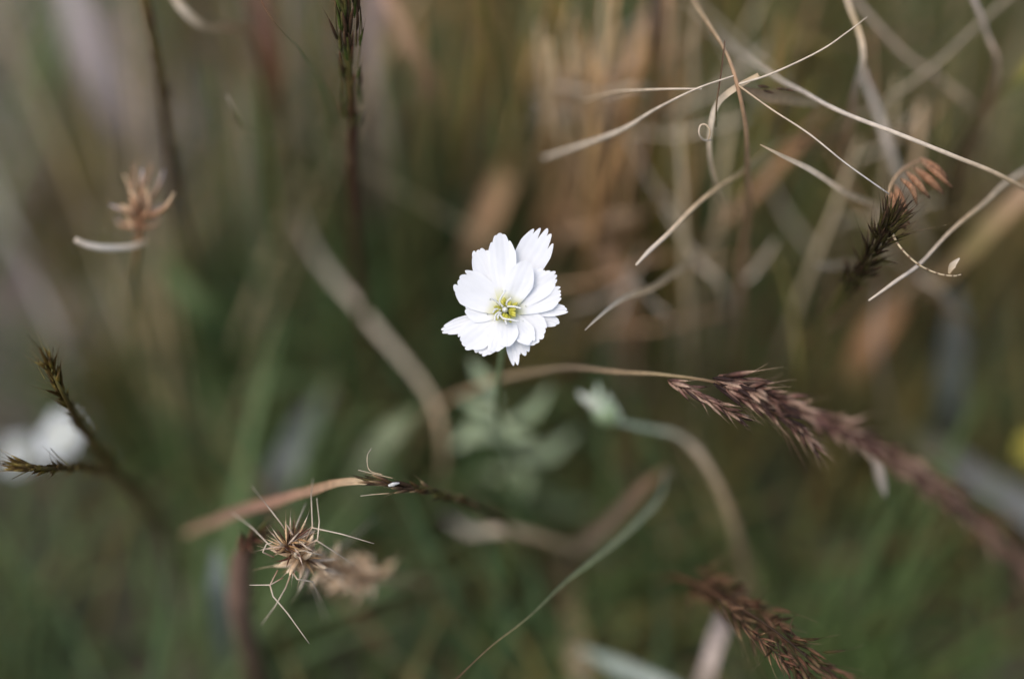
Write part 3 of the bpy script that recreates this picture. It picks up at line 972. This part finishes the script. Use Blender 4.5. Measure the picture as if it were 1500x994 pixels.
rng = random.Random(62)
t = thing('green_grass_spike', 'slim green and brown grass spike with long awns rising out of the picture', 'grass seed head', G(590, 800))
stem(t, [(500, -60, .392), (506, 0, .398), (511, 80, .41), (515, 170, .43), (517, 300, .485), (530, 450, .56), ('g', 590, 800)], [6, 8, 10, 13, 14, 12, 8], [OLIVE, GREEN, OLIVE, srgb(84, 54, 40), srgb(90, 54, 42), srgb(84, 62, 44), OLIVE])
ax = way([(516, 185, .435), (511, 80, .41), (506, 0, .398), (500, -70, .39)])
head(t, ax, 110, .0115, .0013, .15, .008, [[GREEN, OLIVE, DARK], [DARK, BROWN], [srgb(110, 130, 60), DARK], [OLIVE, RED]], rng, jitter=.5, taper=(.7, 1.0), puff=.003)
for sp in ([(524, 100, .412), (530, 50, .405), (528, 10, .40)], [(498, 70, .408), (492, 30, .402), (494, -20, .396)], [(526, 60, .405), (528, 20, .402), (522, -20, .396)]):
    awn(t, sp, [2, 2, 1.2], [OLIVE, DARK])

rng = random.Random(63)
t = thing('tan_bract_head', 'tan dry seed head of splayed bracts with one pale hooked stick', 'dry seed head', G(215, 560))
stem(t, [(205, 330, .437), (200, 380, .45), (200, 450, .53), ('g', 215, 560)], [10, 10, 10, 9], [ORANGE, OLIVE, OLIVE])
for a, b in [((205, 330), (182, 255)), ((200, 330), (176, 300)), ((208, 325), (212, 268)), ((210, 322), (232, 270)), ((205, 325), (240, 300)), ((208, 330), (252, 296)), ((205, 318), (196, 240)),
             ((198, 330), (170, 320)), ((204, 320), (190, 278)), ((212, 318), (256, 282)), ((206, 312), (240, 250)), ((200, 335), (186, 318)), ((212, 330), (230, 300)), ((205, 305), (208, 246)), ((196, 322), (160, 300)), ((210, 330), (238, 318)), ((200, 325), (205, 300)), ((205, 320), (222, 240))]:
    z0 = .441 + rng.uniform(-.012, .012)
    p = [P(a[0] + rng.uniform(-8, 8), a[1] + rng.uniform(-14, 6), .441), P((a[0] + b[0]) / 2 + rng.uniform(-9, 9), (a[1] + b[1]) / 2 + rng.uniform(-8, 8), z0), P(b[0], b[1], z0)]
    MB().tube(smooth(p, 4), [.0005, .0011 * rng.uniform(.5, 1.1), .0009 * rng.uniform(.5, 1.1), .0003], [ORANGE, TAN, rng.choice([STRAW, GREY, TAN])], 6).build('bract', M_DRY, t)
stem(t, [(110, 350, .423), (130, 358, .425), (160, 362, .428), (195, 361, .432), (214, 355, .436)], [8, 10, 10, 9, 8], [PALE, (.72, .66, .56), STRAW], name='hooked_stick')

blade('orange_tipped_blade', 'thin orange tipped green blade drooping into view near the green spike', 'grass blade',
      [(365, -60, .39), (385, 0, .398), (400, 28, .40), (420, 52, .405), (448, 82, .42), (480, 150, .46), (500, 300, .56), ('g', 520, 520)],
      [5, 6, 6, 6, 7, 8, 8, 8], [ORANGE, ORANGE, mixc(ORANGE, GREEN, .5), GREEN, GREEN, GREEN, GREEN], roll=.9, mat=M_GREEN)
blade('bent_pale_blade', 'pale hooked dry blade beside the dark upright stem', 'grass blade',
      [(225, -70, .44), (258, 0, .442), (285, 30, .446), (310, 40, .45), (335, 38, .455), (370, 60, .50), (400, 200, .62), ('g', 420, 360)],
      [10, 12, 13, 13, 12, 12, 12, 10], [STRAW, PALE, STRAW, TAN, OLIVE, OLIVE], roll=.4)
blade('pointed_olive_blade', 'olive blade with a pale pinprick tip under the orange tipped blade', 'grass blade',
      [(331, 142, .425), (345, 165, .432), (370, 192, .45), (420, 220, .48), (480, 300, .57), ('g', 520, 430)], [4, 9, 13, 16, 15, 10], [PALE, OLIVE, OLIVE, OLIVE, OLIVE], roll=.5)

# thin dark hair blade at the bottom
t = thing('curved_green_blade', 'long thin blade curving up from the bottom with a pale hooked end', 'grass blade', G(1010, 800))
leaf(t, [(650, 1010, .39), (670, 992, .394), (720, 945, .40), (775, 900, .408), (830, 850, .42), (890, 800, .435), (940, 755, .45), (968, 722, .462), (976, 690, .475), (990, 720, .56), ('g', 1010, 800)],
     [3, 3.5, 4, 5.5, 8, 12, 15, 15, 11, 9, 9], [RED, srgb(130, 96, 70), srgb(140, 126, 84), srgb(140, 144, 100), srgb(158, 164, 120), srgb(174, 178, 138), srgb(186, 186, 150), mixc(SAGE, PALE, .5), TAN, OLIVE], roll=.15, mat=M_DRY)

# ------------------------------------------------------------------ large soft blades and stalks farther back
SOFT = [
    ('arched_blade', 'pale broad blade arching down in a wide curve left of the flower', [(420, 290, .66), (480, 400, .585), (545, 475, .56), (605, 545, .545), (640, 610, .535), (648, 670, .54), (640, 720, .57), ('g', 620, 800)],
     [5, 10, 10, 9, 9, 8, 8, 8], [GREY, PALE, mixc(PALE, OLIVE, .2), STRAW, mixc(STRAW, OLIVE, .4), mixc(STRAW, OLIVE, .3)], .3),
    ('arched_blade', 'tan blade bowed like a bracket behind the green grass spike', [(545, -60, .52), (570, 0, .52), (602, 65, .525), (622, 110, .535), (610, 150, .55), (590, 190, .58), (570, 300, .67), ('g', 570, 380)],
     [18, 20, 24, 26, 22, 18, 16, 12], [srgb(186, 140, 116), TAN, srgb(170, 130, 96), TAN, BROWN, OLIVE], .3),
    ('broad_tan_stalk', 'broad tan stalk slanting up from behind the flower', [(985, -60, .56), (950, 40, .56), (905, 120, .57), (862, 190, .58), (838, 260, .60), (812, 320, .63), (790, 380, .68), ('g', 770, 460)],
     [26, 30, 32, 42, 46, 44, 36, 20], [TAN, srgb(200, 160, 124), TAN, srgb(210, 170, 132), srgb(190, 146, 106), TAN, OLIVE], .2),
    ('broad_tan_stalk', 'short tan stalk standing behind the tip of the tall white petal', [(770, 200, .62), (735, 270, .62), (705, 340, .63), (680, 400, .67), ('g', 665, 480)], [14, 34, 36, 28, 16], [OLIVE, srgb(190, 150, 110), TAN, OLIVE], .2),
    ('broad_tan_stalk', 'bent tan stalk curving down on the knot side of the flower', [(840, 310, .58), (870, 350, .57), (905, 410, .575), (920, 480, .59), (915, 560, .63), ('g', 900, 660)], [24, 26, 28, 26, 22, 16], [TAN, TAN, ORANGE, TAN, OLIVE], .2),
    ('grey_stalk', 'mauve grey upright stalk right next to the green grass spike', [(555, -60, .58), (548, 40, .59), (545, 150, .61), (548, 260, .65), (552, 360, .71), ('g', 556, 430)], [24, 26, 30, 32, 30, 20], [srgb(168, 146, 140), srgb(160, 138, 132), srgb(160, 138, 118), TAN], .1),
    ('grey_stalk', 'pale mauve stalk slanting over bare soil', [(90, -80, .72), (120, 40, .72), (165, 140, .73), (205, 230, .76), ('g', 250, 330)], [40, 46, 46, 40, 24], [srgb(190, 178, 182), srgb(184, 170, 174), srgb(160, 144, 140)], .1),
    ('brown_stalk', 'dark rusty stalk hanging behind the orange tipped blade', [(370, -60, .56), (385, 20, .565), (398, 90, .58), (410, 150, .61), (440, 250, .70), ('g', 460, 330)], [26, 30, 32, 28, 20, 14], [BROWN, RED, srgb(150, 90, 60), BROWN, OLIVE], .2),
    ('low_arch_blade', 'pale blade lying in a low arch under the white flower', [(650, 758, .57), (690, 780, .54), (730, 776, .515), (780, 785, .52), (840, 802, .54), (900, 830, .58), ('g', 950, 870)], [8, 14, 14, 12, 12, 10, 9], [GREY, PALE, STRAW, mixc(STRAW, OLIVE, .5), OLIVE], .4),
    ('purple_brown_blade', 'mauve brown pointed blade resting along the hooked green blade', [(985, 672, .48), (960, 695, .495), (925, 728, .51), (885, 768, .535), (840, 805, .56), ('g', 780, 870)], [3, 11, 17, 19, 17, 12], [OLIVE, srgb(160, 124, 96), srgb(146, 118, 102), srgb(130, 108, 92), BROWN], .2),
    ('pale_stalk', 'pale stalk standing at the bottom edge between blade and brown head', [(835, 790, .66), (836, 880, .60), (850, 980, .56), ('g', 880, 1100)], [14, 26, 28, 20], [mixc(STRAW, OLIVE, .6), STRAW, mixc(STRAW, GREY, .5)], .2),
    ('pale_stalk', 'pale pinkish stalk passing under the brown seed head', [(1085, 860, .52), (1072, 885, .50), (1050, 940, .48), (1025, 1010, .49), ('g', 990, 1120)], [16, 26, 28, 28, 20], [STRAW, srgb(206, 184, 170), srgb(200, 180, 166), STRAW], .3),
    ('pale_stalk', 'bluish pale stalk lying across the bottom edge', [(850, 950, .53), (900, 972, .52), (960, 998, .51), (1020, 1040, .51), ('g', 1080, 1150)], [14, 24, 26, 24, 16], [srgb(150, 165, 150), srgb(170, 180, 170), GREY], .3),
    ('slate_stalk', 'thick slate grey stalk behind the end of the purple panicle', [(1290, 610, .66), (1360, 655, .63), (1430, 700, .61), (1520, 760, .60), (1600, 830, .60), ('g', 1680, 960)], [14, 36, 44, 44, 36, 20], [OLIVE, srgb(112, 114, 112), srgb(118, 122, 124), srgb(120, 120, 120)], .2),
    ('slate_stalk', 'upright slate grey stalk standing in the dark gap', [(1400, 420, .60), (1395, 500, .61), (1390, 580, .63), (1390, 650, .67), ('g', 1390, 720)], [26, 40, 42, 36, 20], [srgb(110, 116, 112), srgb(118, 124, 120), OLIVE], .2),
    ('drooping_tip', 'short pale drooping blade tip under the purple panicle', [(1298, 728, .44), (1292, 700, .445), (1284, 668, .452), (1262, 652, .47), (1240, 690, .54), ('g', 1235, 790)], [6, 14, 16, 14, 12, 10], [mixc(GREY, OLIVE, .3), mixc(STRAW, GREY, .6), OLIVE, OLIVE], .3),
    ('orange_plume', 'soft orange tan plume blade in front of the dark gap', [(1350, 400, .60), (1315, 450, .575), (1285, 490, .57), (1255, 540, .58), (1235, 590, .61), ('g', 1215, 680)], [10, 40, 50, 36, 26, 14], [STRAW, srgb(178, 132, 90), srgb(166, 120, 80), OLIVE, OLIVE], .1),
    ('tan_reed', 'tan reed leaning down from the end of the long straw', [(1560, 230, .50), (1490, 290, .505), (1430, 350, .52), (1380, 400, .54), (1330, 450, .58), ('g', 1290, 560)], [24, 28, 28, 26, 22, 14], [srgb(206, 168, 136), srgb(196, 158, 122), srgb(170, 150, 96), srgb(180, 146, 106), OLIVE, TAN], .2),
    ('olive_reed', 'olive stem beyond the curled comb, rising out at the side', [(1530, 60, .47), (1490, 110, .475), (1440, 165, .49), (1405, 230, .52), (1390, 320, .58), ('g', 1390, 440)], [16, 18, 18, 16, 14, 12], [YELL, OLIVE, srgb(100, 80, 48), BROWN, OLIVE], .4),
    ('olive_reed', 'olive yellow stem in the middle of the upright grasses', [(800, -60, .56), (780, 40, .57), (762, 140, .60), (750, 260, .66), ('g', 742, 400)], [18, 20, 20, 18, 14], [srgb(130, 116, 60), srgb(124, 108, 50), OLIVE], .3),
    ('brown_reed', 'brown stem topped by a dark node behind the awns', [(965, -60, .47), (962, 20, .475), (960, 80, .49), (955, 180, .53), (950, 320, .63), ('g', 950, 440)], [22, 26, 20, 18, 16, 12], [DARK, BROWN, srgb(130, 100, 50), OLIVE, OLIVE], .3),
    ('tan_reed', 'tan stem crossing under the blunt straw', [(1210, 160, .52), (1165, 215, .52), (1100, 285, .53), (1040, 350, .56), ('g', 980, 470)], [14, 18, 18, 16, 12], [ORANGE, srgb(160, 116, 76), TAN, OLIVE], .3),
    ('tan_reed', 'low tan stem tucked beneath the blade tip that points at the flower', [(945, 310, .55), (900, 320, .545), (860, 335, .55), (810, 360, .60), ('g', 760, 440)], [10, 18, 18, 16, 12], [STRAW, TAN, TAN, OLIVE], .3),
    ('pale_bit', 'small pale blade tip poking out under the needle tipped blade', [(1193, 384, .45), (1225, 386, .46), (1260, 390, .49), (1290, 430, .56), ('g', 1310, 540)], [6, 14, 14, 12, 10], [PALE, STRAW, TAN, OLIVE], .3),
    ('grass_shoot', 'broad green blade among the low growth beside the tan bract head', [(240, 380, .62), (270, 430, .61), (310, 480, .62), (330, 540, .66), ('g', 340, 610)], [10, 40, 46, 36, 16], [srgb(92, 116, 62), srgb(84, 108, 56), GREEN], .2),
    ('grass_shoot', 'green blade lying level below the arching pale blade', [(300, 590, .67), (370, 565, .66), (450, 560, .66), (530, 580, .67), ('g', 600, 640)], [10, 24, 26, 22, 14], [srgb(84, 110, 56), srgb(88, 112, 58), GREEN], .2),
    ('grass_shoot', 'deep green upright blade directly behind the flower head', [(660, 250, .70), (672, 300, .69), (680, 360, .70), ('g', 690, 450)], [20, 50, 50, 24], [srgb(64, 92, 52), srgb(60, 88, 50)], .2),
    ('grey_straw', 'pale bluish grey blade curving up from the bent tan stem', [(490, 560, .66), (450, 620, .64), (425, 670, .63), (400, 720, .64), ('g', 390, 810)], [8, 34, 40, 32, 14], [srgb(120, 130, 126), srgb(128, 134, 134), GREY], .2),
    ('pale_leaf', 'pale green leaf rising behind the slim dark spikelets', [(615, 600, .56), (575, 630, .55), (545, 670, .56), (520, 720, .60), ('g', 505, 800)], [8, 34, 40, 28, 14], [SAGE, srgb(150, 156, 126), OLIVE], .2),
    ('pale_fluff_blade', 'pale frayed blade in the light fuzz behind the awn ends', [(790, 90, .58), (825, 120, .575), (870, 140, .58), (900, 190, .60), ('g', 900, 460)], [20, 40, 40, 30, 14], [mixc(PALE, TAN, .5), srgb(190, 160, 138), TAN], .2),
    ('slate_leaf', 'bluish pale leaf standing under the spiky head', [(318, 800, .50), (320, 850, .50), (322, 890, .52), ('g', 330, 1000)], [16, 28, 28, 16], [srgb(130, 142, 138), srgb(110, 124, 118)], .2),
]
for nm, lab, sp, wd, cc, rl in SOFT:
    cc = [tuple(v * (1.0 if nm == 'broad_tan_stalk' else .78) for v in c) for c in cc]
    wd = [wd[0] * (.35 if 0 < sp[0][1] < 960 and sp[0][0] < 1500 else 1)] + wd[1:]
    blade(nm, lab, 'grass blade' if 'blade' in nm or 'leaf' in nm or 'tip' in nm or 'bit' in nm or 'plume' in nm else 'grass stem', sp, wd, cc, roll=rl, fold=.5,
          mat=M_GREEN if 'shoot' in nm or 'leaf' in nm else M_DRY)

# small yellow bloom at the edge
t = thing('yellow_flower', 'small blurred yellow bloom at the edge of the dark gap', 'flower', G(1520, 790))
c = P(1512, 655, .58)
for k in range(9):
    a = k * 2 * math.pi / 9
    o = R * math.cos(a) + U * math.sin(a)
    r = .0075
    MB().ribbon(smooth([c, c + o * r * .6 - F * .002, c + o * r - F * .001], 3), [.001, .004, .002], [srgb(150, 142, 50), srgb(170, 160, 56)], o.cross(-F), -.1).build('petal', M_PETAL, t)
MB().tube([c + F * .002, c - F * .001, c - F * .0025], [.0012, .002, .0006], [srgb(170, 140, 30)], 8).build('centre', M_SEED, t)
MB().tube(smooth([c + F * .002, P(1508, 700, .60), G(1520, 790)], 6), [.0008, .001], [GREEN], 6).build('stem', M_GREEN, t)

# ------------------------------------------------------------------ fuzzy pale seed head behind the awn ends
rng = random.Random(71)
t = thing('fuzzy_seed_head', 'soft pale fuzzy seed head where the crossing awns fade out', 'dry seed head', G(860, 470))
stem(t, [(850, 150, .55), (852, 220, .58), (858, 320, .66), ('g', 860, 470)], [14, 16, 14, 10], [TAN, TAN, OLIVE])
ax = way([(852, 175, .555), (850, 150, .55), (846, 125, .545)])
head(t, ax, 70, .022, .0016, 1.2, .008, [[srgb(196, 176, 164), srgb(206, 190, 182)], [srgb(188, 158, 138), srgb(200, 182, 172)], [TAN, STRAW]], rng, name='bract', mat=M_DRY, jitter=.5)

# thin soft straws in the tangle: within one colour and slant only their place tells them apart
rng = random.Random(72)
CN = [('pale', PALE), ('olive', srgb(138, 126, 72)), ('tan', TAN), ('grey', mixc(STRAW, GREY, .6)), ('brown', BROWN)]
for i in range(46):
    px, py = rng.uniform(860, 1450), rng.uniform(30, 500)
    z = rng.uniform(.48, .56)
    way_, an = rng.choice([('lying nearly level', rng.uniform(-.35, .2)), ('slanting', rng.uniform(.6, 1.2)), ('nearly upright', rng.uniform(1.4, 1.9)), ('leaning back', rng.uniform(2.1, 2.6))])
    L = rng.uniform(110, 240)
    dx, dy = math.cos(an) * L / 2, math.sin(an) * L / 2
    a, b = (px - dx, py - dy), (px + dx, py + dy)
    if a[1] > b[1]:
        a, b = b, a
    cn, c = rng.choice(CN)
    straw('thin_straw', 'thin soft %s straw %s in the tangle behind the awn knot' % (cn, way_), 'straw',
          [(a[0], a[1], z), (px + rng.uniform(-8, 8), py, z + .01), (b[0], b[1], z + .04), ('g', b[0] + rng.uniform(-40, 40), min(b[1] + 150, 900))],
          [3, 6.5, 7, 6], [c, c, mixc(c, OLIVE, .4), OLIVE], 'thin %s straws %s behind the awn knot' % (cn, way_))
CN = [('mid green', GREEN), ('olive', OLIVE), ('grey green', srgb(100, 112, 80)), ('khaki', srgb(136, 128, 92)), ('brown', BROWN), ('pale khaki', srgb(168, 158, 128)), ('deep green', srgb(62, 80, 42))]
for i in range(24):
    px = rng.uniform(300, 800)
    py = rng.uniform(-60, 160)
    z = rng.uniform(.51, .60)
    L = rng.uniform(200, 380)
    cn, c = CN[i % 7]
    k = (750 - px) * .11 + rng.uniform(-30, 30)
    blade('upright_reed', 'soft %s upright blade standing behind the slim green and brown spike' % cn, 'grass blade',
          [(px, py, z), (px + k * .4, py + L * .4, z + .03), (px + k, py + L, z + .12), ('g', px + k * 1.2, py + L + 70)],
          [6, 14, 14, 10], [c, c, mixc(c, BROWN, .3)], 'upright %s blades behind the green spike' % cn, roll=rng.uniform(-.6, .6), mat=M_GREEN)

# slender golden stems behind the knot and beyond the flower
rng = random.Random(73)
CN = [('golden', srgb(218, 180, 130)), ('straw', srgb(224, 202, 164)), ('amber', srgb(182, 138, 92)), ('yellowish olive', srgb(146, 128, 62))]
for i in range(54):
    px = rng.uniform(680, 1330) if i % 2 else rng.gauss(905, 65)
    py = rng.uniform(-60, 260)
    z = rng.uniform(.47, .55)
    L = rng.uniform(180, 340)
    cn, c = CN[i % 4]
    if abs(px - 745) < 110:
        py = min(py, 60)
        L = min(L, 200)
    k = (750 - px) * .10 + rng.uniform(-70, 50)
    pl = ('in the soft bunch between flower and seed comb', 'between flower and comb') if i % 2 else ('in the dense tan tuft around the fuzzy seed head', 'in the tan tuft')
    sl = 'tall' if py < 40 else 'short'
    straw('slender_reed', '%s slender %s grass stem standing %s' % (sl, cn, pl[0]), 'grass stem',
          [(px - k * .2, py, z), (px + k * .2, py + L * .4, z + .02), (px + k * .8, py + L, z + .09), ('g', px + k, py + L + 120)],
          [4, 8, 9, 8], [c, c, mixc(c, OLIVE, .3), OLIVE], '%s slender %s stems %s' % (sl, cn, pl[1]))
